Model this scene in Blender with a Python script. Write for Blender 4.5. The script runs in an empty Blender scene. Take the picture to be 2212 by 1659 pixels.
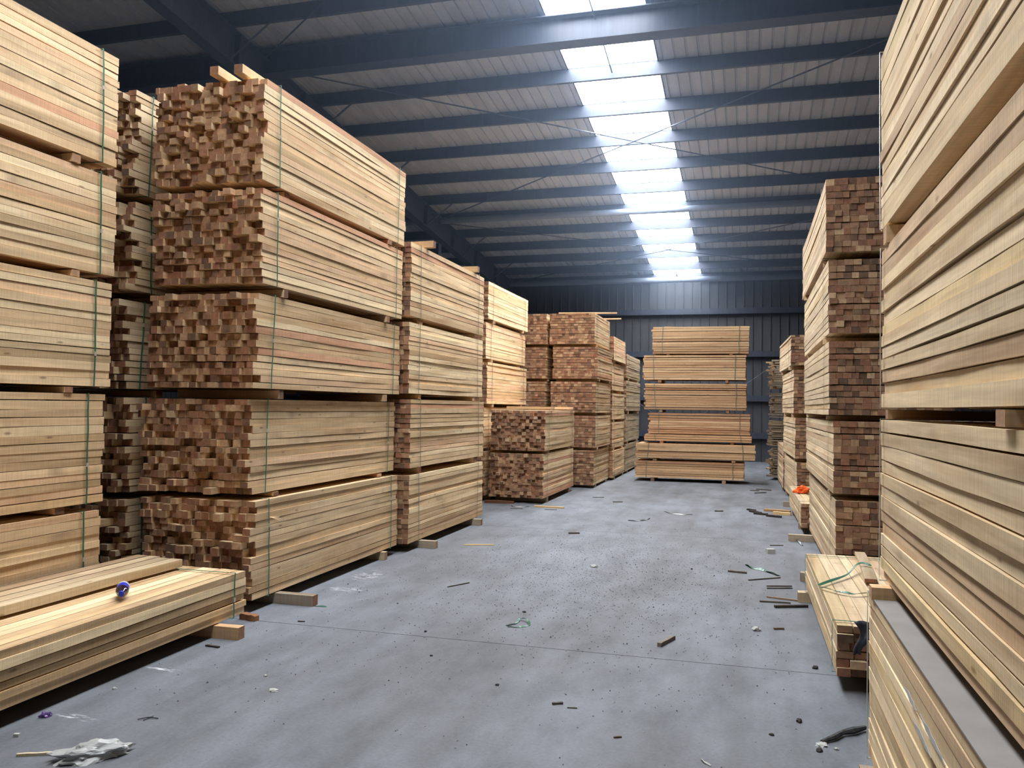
import bpy, math, random
from mathutils import Vector, Matrix, noise

# ---------------------------------------------------------------- camera, world, light, exposure
SC = bpy.context.scene
COL = SC.collection
CAMH = 1.82

cam_d = bpy.data.cameras.new('camera')
cam = bpy.data.objects.new('camera', cam_d)
COL.objects.link(cam)
cam_d.sensor_fit = 'HORIZONTAL'
cam_d.sensor_width = 36.0
cam_d.lens = 36.0 * 1800.0 / 2212.0
cam_d.clip_start = 0.05
cam_d.clip_end = 200


def aim_camera():
    # directions of the world axes in the camera frame (x right, y down, z forward)
    F, CX, CY = 1800.0, 1106.0, 829.5
    dy = Vector(((1615 - CX) / F, (885 - CY) / F, 1)).normalized()
    dx = -Vector(((-5259 - CX) / F, (790 - CY) / F, 1))
    dx = (dx - dy * dx.dot(dy)).normalized()
    dz = dx.cross(dy)
    if dz.y > 0:
        dz = -dz
    right = Vector((dx.x, dy.x, dz.x))
    up = -Vector((dx.y, dy.y, dz.y))
    back = -Vector((dx.z, dy.z, dz.z))
    m = Matrix((right, up, back)).transposed().to_4x4()
    m.translation = (0, 0, CAMH)
    cam.matrix_world = m


aim_camera()
SC.camera = cam

world = bpy.data.worlds.new('world')
SC.world = world
world.use_nodes = True
WBG = world.node_tree.nodes['Background']
WBG.inputs['Color'].default_value = (0.72, 0.82, 1.0, 1)
WBG.inputs['Strength'].default_value = 1.0
world.cycles.sampling_method = 'NONE'

SKYLIGHT = 26.5
SKY_COL = (0.94, 0.965, 1.0)

vs = SC.view_settings
vs.view_transform = 'Standard'
vs.look = 'None'
vs.exposure = 0.0
vs.gamma = 1.0
vs.use_curve_mapping = False
SC.cycles.use_light_tree = False
SC.cycles.max_bounces = 8
SC.cycles.diffuse_bounces = 5
SC.cycles.glossy_bounces = 2
SC.cycles.use_adaptive_sampling = True
SC.cycles.adaptive_threshold = 0.04
SC.cycles.caustics_reflective = False
SC.cycles.caustics_refractive = False
SC.cycles.sample_clamp_indirect = 6.0

# ---------------------------------------------------------------- helpers
R = random.Random(7)


def lin(r, g, b):
    f = lambda c: ((c / 255.0 + 0.055) / 1.055) ** 2.4 if c > 10 else c / 255.0 / 12.92
    return (f(r), f(g), f(b), 1.0)


class NT:
    def __init__(self, name):
        self.m = bpy.data.materials.new(name)
        self.m.use_nodes = True
        self.n = self.m.node_tree.nodes
        self.l = self.m.node_tree.links
        self.b = self.n['Principled BSDF']
        self.out = self.n['Material Output']

    def node(self, t, **kw):
        x = self.n.new(t)
        for k, v in kw.items():
            setattr(x, k, v)
        return x

    def link(self, a, b):
        self.l.new(a, b)

    def val(self, sock, v):
        if hasattr(v, 'is_linked') or isinstance(v, bpy.types.NodeSocket):
            self.l.new(v, sock)
        else:
            sock.default_value = v

    def math(self, op, a, b=0.5, c=None, clamp=False):
        x = self.node('ShaderNodeMath', operation=op, use_clamp=clamp)
        self.val(x.inputs[0], a)
        self.val(x.inputs[1], b)
        if c is not None:
            self.val(x.inputs[2], c)
        return x.outputs[0]

    def mix(self, f, a, b, mode='MIX'):
        x = self.node('ShaderNodeMix', data_type='RGBA', blend_type=mode)
        self.val(x.inputs[0], f)
        self.val(x.inputs[6], a)
        self.val(x.inputs[7], b)
        return x.outputs[2]

    def ramp(self, f, stops):
        x = self.node('ShaderNodeValToRGB')
        e = x.color_ramp.elements
        while len(e) < len(stops):
            e.new(0.5)
        for i, (p, c) in enumerate(stops):
            e[i].position = p
            e[i].color = c if len(c) == 4 else (*c, 1)
        self.l.new(f, x.inputs[0])
        return x.outputs[0]

    def noise(self, vec, scale, detail=3, rough=0.55):
        x = self.node('ShaderNodeTexNoise')
        x.inputs['Scale'].default_value = scale
        x.inputs['Detail'].default_value = detail
        x.inputs['Roughness'].default_value = rough
        if vec is not None:
            self.l.new(vec, x.inputs['Vector'])
        return x.outputs[0]

    def mapping(self, vec, scale=(1, 1, 1), loc=(0, 0, 0), rot=(0, 0, 0)):
        x = self.node('ShaderNodeMapping')
        x.inputs['Scale'].default_value = scale
        x.inputs['Location'].default_value = loc
        x.inputs['Rotation'].default_value = rot
        self.l.new(vec, x.inputs['Vector'])
        return x.outputs[0]

    def bump(self, h, strength=0.3, dist=0.01):
        x = self.node('ShaderNodeBump')
        x.inputs['Strength'].default_value = strength
        x.inputs['Distance'].default_value = dist
        self.l.new(h, x.inputs['Height'])
        self.l.new(x.outputs[0], self.b.inputs['Normal'])


def g(v):
    return (v, v, v, 1)


def wood_coords(t):
    tc = t.node('ShaderNodeTexCoord')
    oi = t.node('ShaderNodeObjectInfo')
    ge = t.node('ShaderNodeNewGeometry')
    r = t.math('FRACT', t.math('ADD', oi.outputs['Random'], t.math('MULTIPLY', ge.outputs['Random Per Island'], 1.0)))
    sh = t.node('ShaderNodeCombineXYZ')
    t.link(t.math('MULTIPLY', r, 61.0), sh.inputs[0])
    t.link(t.math('MULTIPLY', r, 23.0), sh.inputs[1])
    t.link(t.math('MULTIPLY', r, 37.0), sh.inputs[2])
    va = t.node('ShaderNodeVectorMath', operation='ADD')
    t.link(tc.outputs['Object'], va.inputs[0])
    t.link(sh.outputs[0], va.inputs[1])
    return va.outputs[0], r, oi.outputs['Color'], tc.outputs['Object']


def mat_wood_side():
    t = NT('sawn_wood')
    v, r, colr, _ = wood_coords(t)
    grain = t.noise(t.mapping(v, (1.6, 34, 34)), 1.0, 2, 0.6)
    streak = t.noise(t.mapping(v, (0.7, 9, 9)), 1.0, 2, 0.5)
    blotch = t.noise(t.mapping(v, (2.2, 3, 3)), 1.0, 2, 0.6)
    c = t.mix(1.0, colr, t.ramp(grain, [(0.25, g(0.80)), (0.75, g(1.12))]), 'MULTIPLY')
    c = t.mix(1.0, c, t.ramp(streak, [(0.28, (0.78, 0.70, 0.62)), (0.5, g(1.0)), (0.8, (1.10, 1.08, 1.02))]), 'MULTIPLY')
    c = t.mix(t.ramp(blotch, [(0.60, g(0.0)), (0.78, g(0.45))]), c, lin(120, 100, 84))
    # knots
    vo = t.node('ShaderNodeTexVoronoi')
    vo.inputs['Scale'].default_value = 1.0
    t.link(t.mapping(v, (2.6, 9, 9)), vo.inputs['Vector'])
    kn = t.ramp(vo.outputs['Distance'], [(0.045, g(1.0)), (0.105, g(0.0))])
    c = t.mix(t.math('MULTIPLY', kn, 0.55), c, lin(92, 58, 38))
    # saw marks
    saw = t.noise(t.mapping(v, (120, 4, 4)), 1.0, 0, 0.5)
    c = t.mix(1.0, c, t.ramp(saw, [(0.3, g(0.94)), (0.7, g(1.05))]), 'MULTIPLY')
    t.link(c, t.b.inputs['Base Color'])
    t.b.inputs['Roughness'].default_value = 0.78
    t.b.inputs['Specular IOR Level'].default_value = 0.25
    t.bump(t.math('ADD', grain, t.math('MULTIPLY', saw, 0.6)), 0.35, 0.004)
    return t.m


def mat_wood_end():
    t = NT('end_grain')
    v, r, colr, ob = wood_coords(t)
    off = t.node('ShaderNodeCombineXYZ')
    t.link(t.math('MULTIPLY_ADD', r, 0.16, -0.08), off.inputs[1])
    t.link(t.math('MULTIPLY_ADD', t.math('FRACT', t.math('MULTIPLY', r, 7.3)), 0.16, -0.08), off.inputs[2])
    va = t.node('ShaderNodeVectorMath', operation='ADD')
    t.link(ob, va.inputs[0])
    t.link(off.outputs[0], va.inputs[1])
    w = t.node('ShaderNodeTexWave', wave_type='RINGS', rings_direction='X')
    w.inputs['Scale'].default_value = 60
    w.inputs['Distortion'].default_value = 1.5
    t.link(va.outputs[0], w.inputs['Vector'])
    n = t.noise(t.mapping(v, (8, 22, 22)), 1.0, 3)
    tint = t.ramp(t.math('FRACT', t.math('MULTIPLY', r, 13.7)),
                  [(0.0, lin(212, 178, 142)), (0.16, lin(172, 136, 110)), (0.40, lin(150, 116, 94)), (0.60, lin(156, 108, 88)), (0.76, lin(126, 97, 85)), (0.90, lin(72, 62, 60)), (0.95, lin(188, 154, 122)), (1.0, lin(222, 192, 156))])
    c = t.mix(0.25, tint, t.mix(1.0, colr, (0.6, 0.45, 0.36, 1), 'MULTIPLY'))
    c = t.mix(1.0, c, t.ramp(w.outputs['Fac'], [(0.2, g(0.88)), (0.8, g(1.08))]), 'MULTIPLY')
    c = t.mix(1.0, c, t.ramp(n, [(0.3, g(0.72)), (0.7, g(1.15))]), 'MULTIPLY')
    t.link(c, t.b.inputs['Base Color'])
    t.b.inputs['Roughness'].default_value = 0.9
    t.b.inputs['Specular IOR Level'].default_value = 0.15
    t.bump(n, 0.4, 0.004)
    return t.m


def mat_simple(name, col, rough=0.6, spec=0.4, var=0.12, scale=12.0, metal=0.0, bump=0.0):
    t = NT(name)
    tc = t.node('ShaderNodeTexCoord')
    n = t.noise(tc.outputs['Object'], scale, 4)
    t.link(t.mix(1.0, col, t.ramp(n, [(0.3, g(1 - var)), (0.7, g(1 + var))]), 'MULTIPLY'), t.b.inputs['Base Color'])
    t.b.inputs['Roughness'].default_value = rough
    t.b.inputs['Specular IOR Level'].default_value = spec
    t.b.inputs['Metallic'].default_value = metal
    if bump:
        t.bump(n, bump, 0.01)
    return t.m


def mat_concrete():
    t = NT('concrete')
    tc = t.node('ShaderNodeTexCoord')
    v = tc.outputs['Object']
    big = t.noise(t.mapping(v, (1, 0.45, 1)), 0.55, 5, 0.6)
    mid = t.noise(t.mapping(v, (1.3, 0.6, 1)), 2.4, 4, 0.65)
    fine = t.noise(v, 45, 2, 0.7)
    track = t.noise(t.mapping(v, (1.7, 0.05, 1), rot=(0, 0, 0.05)), 1.6, 4, 0.55)
    c = t.ramp(big, [(0.3, lin(92, 93, 97)), (0.5, lin(107, 111, 117)), (0.7, lin(123, 128, 137))])
    c = t.mix(1.0, c, t.ramp(mid, [(0.3, g(0.74)), (0.52, g(1.0)), (0.72, g(1.18))]), 'MULTIPLY')
    c = t.mix(1.0, c, t.ramp(track, [(0.35, (0.86, 0.85, 0.83)), (0.5, g(1.0)), (0.66, (1.05, 1.05, 1.06))]), 'MULTIPLY')
    c = t.mix(1.0, c, t.ramp(fine, [(0.3, g(0.90)), (0.7, g(1.08))]), 'MULTIPLY')
    # dark specks of grit
    vo = t.node('ShaderNodeTexVoronoi')
    vo.inputs['Scale'].default_value = 22
    t.link(v, vo.inputs['Vector'])
    sp = t.math('MULTIPLY', t.ramp(vo.outputs['Distance'], [(0.05, g(1.0)), (0.11, g(0.0))]), t.ramp(mid, [(0.45, g(0.0)), (0.6, g(0.8))]))
    c = t.mix(sp, c, lin(70, 68, 68))
    # chalky white scuffs worn into the slab
    sep = t.node('ShaderNodeSeparateXYZ')
    t.link(v, sep.inputs[0])
    scn = t.ramp(t.noise(t.mapping(v, (7, 26, 1)), 1.0, 4, 0.7), [(0.5, g(0.0)), (0.62, g(1.0))])
    tot = None
    for (x, y, rx, ry) in [(-3.70, 3.98, 0.16, 0.05), (-3.79, 4.87, 0.18, 0.05), (-3.9, 8.2, 0.16, 0.3), (-3.8, 7.5, 0.2, 0.1)]:
        a = t.math('DIVIDE', t.math('SUBTRACT', sep.outputs[0], x), rx)
        b = t.math('DIVIDE', t.math('SUBTRACT', sep.outputs[1], y), ry)
        d = t.math('ADD', t.math('MULTIPLY', a, a), t.math('MULTIPLY', b, b))
        k = t.math('SUBTRACT', 1.0, d, clamp=True)
        tot = k if tot is None else t.math('ADD', tot, k, clamp=True)
    c = t.mix(t.math('MULTIPLY', t.math('MULTIPLY', tot, scn), 0.8), c, lin(226, 228, 232))
    t.link(c, t.b.inputs['Base Color'])
    t.b.inputs['Roughness'].default_value = 0.72
    t.b.inputs['Specular IOR Level'].default_value = 0.3
    t.bump(t.math('ADD', fine, t.math('MULTIPLY', mid, 0.5)), 0.25, 0.006)
    return t.m


def mat_sheet(name, col, rough=0.6):
    t = NT(name)
    tc = t.node('ShaderNodeTexCoord')
    v = tc.outputs['Object']
    n = t.noise(t.mapping(v, (3, 0.5, 3)), 1.2, 4, 0.6)
    n2 = t.noise(v, 14, 3)
    c = t.mix(1.0, col, t.ramp(n, [(0.3, g(0.84)), (0.7, g(1.1))]), 'MULTIPLY')
    c = t.mix(1.0, c, t.ramp(n2, [(0.3, g(0.94)), (0.7, g(1.05))]), 'MULTIPLY')
    t.link(c, t.b.inputs['Base Color'])
    t.b.inputs['Roughness'].default_value = rough
    return t.m


def mat_steel():
    t = NT('painted_steel')
    tc = t.node('ShaderNodeTexCoord')
    v = tc.outputs['Object']
    drip = t.noise(t.mapping(v, (14, 14, 0.8)), 1.0, 4, 0.65)
    n = t.noise(v, 3, 3)
    c = t.mix(1.0, lin(55, 63, 79), t.ramp(drip, [(0.35, g(0.80)), (0.6, g(1.02)), (0.72, g(1.3))]), 'MULTIPLY')
    c = t.mix(1.0, c, t.ramp(n, [(0.3, g(0.88)), (0.7, g(1.08))]), 'MULTIPLY')
    t.link(c, t.b.inputs['Base Color'])
    t.b.inputs['Roughness'].default_value = 0.5
    return t.m


def mat_skylight():
    t = NT('translucent_sheet')
    t.b.inputs['Base Color'].default_value = (0.85, 0.88, 0.9, 1)
    t.b.inputs['Roughness'].default_value = 0.5
    t.b.inputs['Emission Color'].default_value = (*SKY_COL, 1)
    t.b.inputs['Emission Strength'].default_value = SKYLIGHT
    return t.m


def mat_glassy(name, col, alpha=0.75, rough=0.15):
    t = NT(name)
    tc = t.node('ShaderNodeTexCoord')
    n = t.noise(tc.outputs['Object'], 9, 2)
    t.link(t.mix(1.0, col, t.ramp(n, [(0.3, g(0.85)), (0.7, g(1.1))]), 'MULTIPLY'), t.b.inputs['Base Color'])
    t.b.inputs['Roughness'].default_value = rough
    t.b.inputs['Alpha'].default_value = alpha
    return t.m


WOOD = mat_wood_side()
ENDG = mat_wood_end()
CONC = mat_concrete()
SHEET = mat_sheet('roof_lining', lin(180, 184, 190))
WSHEET = mat_sheet('wall_cladding', lin(68, 72, 78))
STEEL = mat_steel()
PANE = mat_skylight()
PANE_TOP = mat_simple('sheet_top', lin(220, 226, 230), 0.5, 0.3, 0.05)
PIPE = mat_simple('glossy_paint', lin(120, 130, 148), 0.28, 0.6, 0.06)
STRAP_G = mat_simple('green_strap_plastic', lin(52, 104, 84), 0.4, 0.5, 0.2)
STRAP_D = mat_simple('dull_strap_plastic', lin(112, 112, 98), 0.45, 0.5, 0.2)
STRAP_W = mat_simple('clear_strap_plastic', lin(170, 172, 162), 0.3, 0.5, 0.15)
DARKPL = mat_simple('dark_plastic', lin(50, 54, 60), 0.4, 0.5, 0.3)
BAGM = mat_glassy('bag_film', lin(178, 182, 181), 0.86, 0.35)
STONE = mat_simple('grit', lin(104, 105, 108), 0.9, 0.2, 0.35, 20, bump=0.3)
STONEL = mat_simple('pale_grit', lin(150, 150, 150), 0.9, 0.2, 0.2, 20)
STONED = mat_simple('dark_grit', lin(64, 62, 62), 0.9, 0.2, 0.3, 20, bump=0.3)
WHITE = mat_simple('white_scrap', lin(176, 177, 174), 0.6, 0.3, 0.1, 20)
ORANGE = mat_simple('orange_cloth', lin(226, 96, 40), 0.8, 0.2, 0.2, 20, bump=0.4)
BLUE = mat_simple('blue_plastic', lin(36, 52, 190), 0.3, 0.5, 0.15, 8)
COLA = mat_glassy('dark_drink_bottle', lin(44, 30, 46), 0.94, 0.08)
PURPLE = mat_simple('purple_foil', lin(96, 70, 128), 0.3, 0.6, 0.4, 30)


def link(o, parent=None):
    COL.objects.link(o)
    if parent is not None:
        o.parent = parent
    return o


def tag(o, label=None, cat=None, group=None, kind=None):
    if label:
        o['label'] = label
    if cat:
        o['category'] = cat
    if group:
        o['group'] = group
    if kind:
        o['kind'] = kind
    return o


def mesh(name, verts, faces, mats, fmat=None, smooth=False):
    me = bpy.data.meshes.new(name)
    me.from_pydata(verts, [], faces)
    for m in mats:
        me.materials.append(m)
    if fmat:
        me.polygons.foreach_set('material_index', fmat)
    if smooth:
        me.polygons.foreach_set('use_smooth', [True] * len(faces))
    me.update()
    return me


def obj(name, me, parent=None, loc=(0, 0, 0), rot=(0, 0, 0), scale=(1, 1, 1), color=None):
    o = bpy.data.objects.new(name, me)
    o.location = loc
    o.rotation_euler = rot
    o.scale = scale
    if color:
        o.color = color
    return link(o, parent)


def empty(name, loc=(0, 0, 0), rot=(0, 0, 0), parent=None):
    o = bpy.data.objects.new(name, None)
    o.location = loc
    o.rotation_euler = rot
    o.empty_display_size = 0.1
    return link(o, parent)


class MB:
    def __init__(self):
        self.v = []
        self.f = []

    def box(self, a, b):
        x0, y0, z0 = a
        x1, y1, z1 = b
        i = len(self.v)
        self.v += [(x0, y0, z0), (x1, y0, z0), (x1, y1, z0), (x0, y1, z0), (x0, y0, z1), (x1, y0, z1), (x1, y1, z1), (x0, y1, z1)]
        self.f += [tuple(i + k for k in q) for q in ((0, 3, 2, 1), (4, 5, 6, 7), (0, 1, 5, 4), (1, 2, 6, 5), (2, 3, 7, 6), (3, 0, 4, 7))]
        return self

    def tube(self, pts, r, n=8):
        pts = [Vector(p) for p in pts]
        base = len(self.v)
        for k, p in enumerate(pts):
            d = (pts[min(k + 1, len(pts) - 1)] - pts[max(k - 1, 0)]).normalized()
            u = d.cross(Vector((0, 0, 1)))
            u = u.normalized() if u.length > 1e-4 else Vector((1, 0, 0))
            w = u.cross(d)
            rr = r[k] if isinstance(r, (list, tuple)) else r
            for j in range(n):
                a = 2 * math.pi * j / n
                self.v.append(tuple(p + (u * math.cos(a) + w * math.sin(a)) * rr))
        for k in range(len(pts) - 1):
            for j in range(n):
                a = base + k * n + j
                b = base + k * n + (j + 1) % n
                self.f.append((a, b, b + n, a + n))
        self.f.append(tuple(base + j for j in range(n))[::-1])
        self.f.append(tuple(base + (len(pts) - 1) * n + j for j in range(n)))
        return self

    def ribbon(self, pts, side, th=0.002, closed=False):
        """flat strap: side = half-width vectors per point"""
        pts = [Vector(p) for p in pts]
        n = len(pts)
        base = len(self.v)
        for k, p in enumerate(pts):
            if closed:
                d = (pts[(k + 1) % n] - pts[(k - 1) % n]).normalized()
            else:
                d = (pts[min(k + 1, n - 1)] - pts[max(k - 1, 0)]).normalized()
            s = Vector(side[k] if isinstance(side, list) else side)
            nm = d.cross(s).normalized() * th * 0.5
            for q in (p - s - nm, p + s - nm, p + s + nm, p - s + nm):
                self.v.append(tuple(q))
        m = n if closed else n - 1
        for k in range(m):
            a = base + 4 * k
            b = base + 4 * ((k + 1) % n)
            for j in range(4):
                j2 = (j + 1) % 4
                self.f.append((a + j, a + j2, b + j2, b + j))
        if not closed:
            self.f.append((base, base + 3, base + 2, base + 1))
            e = base + 4 * (n - 1)
            self.f.append((e, e + 1, e + 2, e + 3))
        return self

    def mesh(self, name, mat, smooth=False):
        return mesh(name, self.v, self.f, [mat], smooth=smooth)


# ---------------------------------------------------------------- the building
SLOPE = 0.1
ZR = 9.65
Y_BACK = 30.4
Y_FRONT = -7.4
X_LEFT = -20.4
X_RIGHT = 9.6
PW = 0.8335           # roof panel width
SKY_X0 = -3.27        # the two translucent panels in each row
PUR_Y = [15.1 + 1.5 * i for i in range(-15, 11)]


def roof_z(y):
    return ZR - SLOPE * y


# floor: slabs with a joint
floor = tag(empty('floor', (0, 0, 0)), 'dusty grey concrete floor of the timber warehouse', 'floor', kind='structure')
ys = [Y_FRONT - 4, 0.18, 6.18, 12.18, 18.18, 24.18, Y_BACK + 0.3]
xs = [X_LEFT - .3, -8.4, 3.6, X_RIGHT + .3]
for i in range(len(xs) - 1):
    for j in range(len(ys) - 1):
        e = 0.004
        obj('floor_slab', MB().box((xs[i] + e, ys[j] + e, -0.2), (xs[i + 1] - e, ys[j + 1] - e, 0)).mesh('floor_slab', CONC), floor)
obj('joint_filler', MB().box((xs[0], ys[0], -0.3), (xs[-1], ys[-1], -0.012)).mesh('joint_filler', STONED), floor)

# roof
ceiling = tag(empty('ceiling', (0, 0, 0)), 'sloping ribbed sheet roof on dark steel purlins', 'ceiling', kind='structure')


def ribbed(width, ribs, length, depth, name, mat, th=0.006):
    """panel across x in [0,width], running along y in [0,length]; grooves go up (+z)"""
    p = width / ribs
    prof = []
    for k in range(ribs):
        c = (k + 0.5) * p
        prof += [(k * p, 0), (c - 0.022, 0), (c - 0.012, depth), (c + 0.012, depth), (c + 0.022, 0)]
    prof.append((width, 0))
    v, f = [], []
    n = len(prof)
    for y in (0, length):
        for (x, z) in prof:
            v.append((x, y, z))
    for y in (0, length):
        for (x, z) in prof:
            v.append((x, y, z + th))
    for k in range(n - 1):
        f.append((k, n + k, n + k + 1, k + 1))
        f.append((2 * n + k, 2 * n + k + 1, 3 * n + k + 1, 3 * n + k))
    return mesh(name, v, f, [mat])


rl = (Y_BACK - Y_FRONT) * math.sqrt(1 + SLOPE ** 2)
rm = ribbed(PW + 0.004, 4, rl, 0.03, 'roof_panel', SHEET)
ra = -math.atan(SLOPE)
x = SKY_X0
cols = []
while x > X_LEFT:
    x -= PW
    cols.append(x)
x = SKY_X0 + 2 * PW
while x < X_RIGHT:
    cols.append(x)
    x += PW
for k, x in enumerate(cols):
    obj('roof_panel', rm, ceiling, (x, Y_FRONT, roof_z(Y_FRONT) + 0.003 * (k % 2)), (ra, 0, 0))

# translucent skylights, one pair of panels between each two purlins
Y_SKY = 0.1
sky_y = [y for y in PUR_Y if Y_SKY - .01 < y < Y_BACK] + [Y_BACK]
for s_ in range(2):
    obj('roof_panel', ribbed(PW + .004, 4, (Y_SKY - Y_FRONT) * math.sqrt(1 + SLOPE ** 2), 0.03, 'roof_panel', SHEET), ceiling, (SKY_X0 + s_ * PW, Y_FRONT, roof_z(Y_FRONT) + .003 * s_), (ra, 0, 0))
cnt = len(sky_y) - 1
ORD = ['', 'first', 'second', 'third', 'fourth', 'fifth', 'sixth', 'seventh', 'eighth', 'ninth', 'tenth', 'eleventh', 'twelfth', 'thirteenth']
for k in range(cnt):
    y0, y1 = sky_y[cnt - 1 - k], sky_y[cnt - k]
    n = k + 1
    w = empty('window_%d' % n, (SKY_X0, y0, roof_z(y0)), (ra, 0, 0))
    word = ORD[n] + ' from' if n < len(ORD) else 'overhead, number %d from' % n
    tag(w, 'glowing translucent skylight in the roof, %s the far wall' % word, 'skylight', 'skylight strip in the roof', 'structure')
    L = (y1 - y0) * math.sqrt(1 + SLOPE ** 2)
    for s in range(2):
        q = MB().box((s * PW + 0.008, 0.02, 0.0), ((s + 1) * PW - 0.008, L - 0.02, 0.012))
        m = mesh('pane', q.v, q.f, [PANE_TOP, PANE], [1, 0, 0, 0, 0, 0])
        obj('pane', m, w)
    fm = MB()
    for xx in (-0.012, 2 * PW - 0.012):
        fm.box((xx, 0, -0.02), (xx + 0.024, L, 0.03))
    fm.box((PW - 0.006, 0, 0.002), (PW + 0.006, L, 0.02))
    obj('window_frame', fm.mesh('window_frame', STEEL), w)
    if n in (2, 12, 13):
        # sag rod hanging under the middle of the strip
        obj('sag_rod', MB().tube([(PW, 0.1, -0.12), (PW, L - 0.02, -0.16)], 0.014, 6).mesh('sag_rod', STEEL), w)

# purlins: C sections, one per row
PD = 0.25
pm = MB()
pl = X_RIGHT - X_LEFT
pm.box((0, -0.006, -PD), (pl, 0.006, -0.004))
pm.box((0, 0.006, -PD), (pl, 0.075, -PD + 0.01))
pm.box((0, 0.006, -0.014), (pl, 0.075, -0.004))
pm.box((0, 0.066, -PD + 0.01), (pl, 0.075, -PD + 0.03))
pmesh = pm.mesh('purlin', STEEL)
for y in PUR_Y:
    if Y_FRONT < y < Y_BACK:
        obj('purlin', pmesh, ceiling, (X_LEFT, y, roof_z(y)))


def ibeam(L, h, w, tw=0.016, tf=0.02):
    m = MB()
    m.box((0, -w / 2, 0), (L, w / 2, tf))
    m.box((0, -w / 2, h - tf), (L, w / 2, h))
    m.box((0, -tw / 2, tf), (L, tw / 2, h - tf))
    return m


# rafters (along the aisle) with the columns that carry them
for X in (-8.55, 3.75):
    L = rl
    h = 0.62
    o = obj('rafter', ibeam(L, h, 0.24).mesh('rafter', STEEL), ceiling, (X, Y_FRONT, roof_z(Y_FRONT) - PD - h + 0.01))
    o.rotation_euler = (0, -ra, math.pi / 2)
    st = MB()
    for k in range(1, 18):
        st.box((k * 2.2, -0.11, 0.02), (k * 2.2 + 0.014, 0.11, h - 0.02))
    o2 = obj('stiffener', st.mesh('stiffener', STEEL), o)
    for Y in (4.3, 13.3, 22.4, 29.9):
        zt = roof_z(Y) - PD - h - 0.06
        c = obj('column', ibeam(zt, 0.32, 0.22).mesh('column', STEEL), ceiling, (X, Y - 0.16, 0))
        c.rotation_euler = (0, -math.pi / 2, 0)
        c.location = (X + 0.0, Y, 0)
        obj('base_plate', MB().box((0, -0.2, -0.05), (0.025, 0.2, 0.37)).mesh('base_plate', STEEL), c)
    # knee braces from rafter to purlins
    for y in PUR_Y[8:24]:
        for s in ((1,) if X < 0 else (-1,)):
            b = MB().tube([(X + s * 0.06, y + 0.03, roof_z(y) - PD - h + 0.06), (X + s * 0.85, y + 0.03, roof_z(y) - PD + 0.02)], 0.022, 4)
            if int(round((y - 15.1) / 1.5)) % 2 == 0:
                obj('fly_brace', b.mesh('fly_brace', STEEL), ceiling)

# deep tie beam and the pipe struts
tl = 3.6 + 8.4
ib = ibeam(X_RIGHT - X_LEFT, 0.46, 0.32)
obj('tie_beam', ib.mesh('tie_beam', STEEL), ceiling, (X_LEFT, 13.3, 7.79))
obj('pipe_strut', MB().tube([(X_LEFT, 22.42, 7.13), (X_RIGHT, 22.42, 7.13)], 0.085, 16).mesh('pipe_strut', PIPE, True), ceiling)
obj('pipe_strut', MB().tube([(X_LEFT, 29.7, 6.36), (X_RIGHT, 29.7, 6.36)], 0.1, 16).mesh('pipe_strut', PIPE, True), ceiling)
for (a, b) in [((-8.4, 13.6), (3.6, 22.2)), ((3.6, 13.6), (-8.4, 22.2)), ((-8.4, 22.7), (3.6, 29.6)), ((3.6, 22.7), (-8.4, 29.6)),
               ((-8.4, 4.4), (3.6, 13.1)), ((3.6, 4.4), (-8.4, 13.1))]:
    A = (a[0], a[1], roof_z(a[1]) - PD - 0.02)
    B = (b[0], b[1], roof_z(b[1]) - PD - 0.02)
    obj('brace_rod', MB().tube([A, B], 0.014, 6).mesh('brace_rod', STEEL), ceiling)

# walls: ribbed cladding
wall_back = tag(empty('wall_back', (0, Y_BACK, 0)), 'far wall of dark blue grey ribbed sheet cladding', 'wall', kind='structure')
wm = ribbed(0.904, 3, 6.72, 0.03, 'wall_panel', WSHEET)
k = 0
x = X_LEFT
while x < X_RIGHT:
    obj('wall_panel', wm, wall_back, (x, 0.03 + 0.003 * (k % 2), 0), (math.pi / 2, 0, 0))
    x += 0.9
    k += 1
for z in (1.0, 2.3, 3.86, 5.38):
    gm = MB().box((0, -0.16, z), (pl, -0.004, z + 0.012)).box((0, -0.16, z - 0.2), (pl, -0.148, z)).box((0, -0.16, z - 0.2), (pl, -0.004, z - 0.19))
    obj('girt', gm.mesh('girt', STEEL), wall_back, (X_LEFT, 0, 0))
for (a, b) in [((-8.3, 5.3), (-2.4, 1.0)), ((3.5, 5.3), (-2.4, 1.0))]:
    obj('brace_rod', MB().tube([(a[0], -0.18, a[1]), (b[0], -0.18, b[1])], 0.012, 6).mesh('brace_rod', STEEL), wall_back)

for nm, X, lab in (('wall_left', X_LEFT, 'side wall of ribbed sheet behind the plank stacks on the bottle side'),
                   ('wall_right', X_RIGHT, 'side wall of ribbed sheet behind the tallest near stack')):
    w = tag(empty(nm, (X, 0, 0)), lab, 'wall', kind='structure')
    sm = ribbed(1.8, 6, 10.6, 0.03, nm + '_panel', WSHEET)
    y = Y_FRONT
    while y < Y_BACK:
        obj('wall_panel', sm, w, (0, y, 0), (math.pi / 2, 0, math.pi / 2) if X < 0 else (math.pi / 2, 0, math.pi / 2))
        y += 1.8
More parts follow.
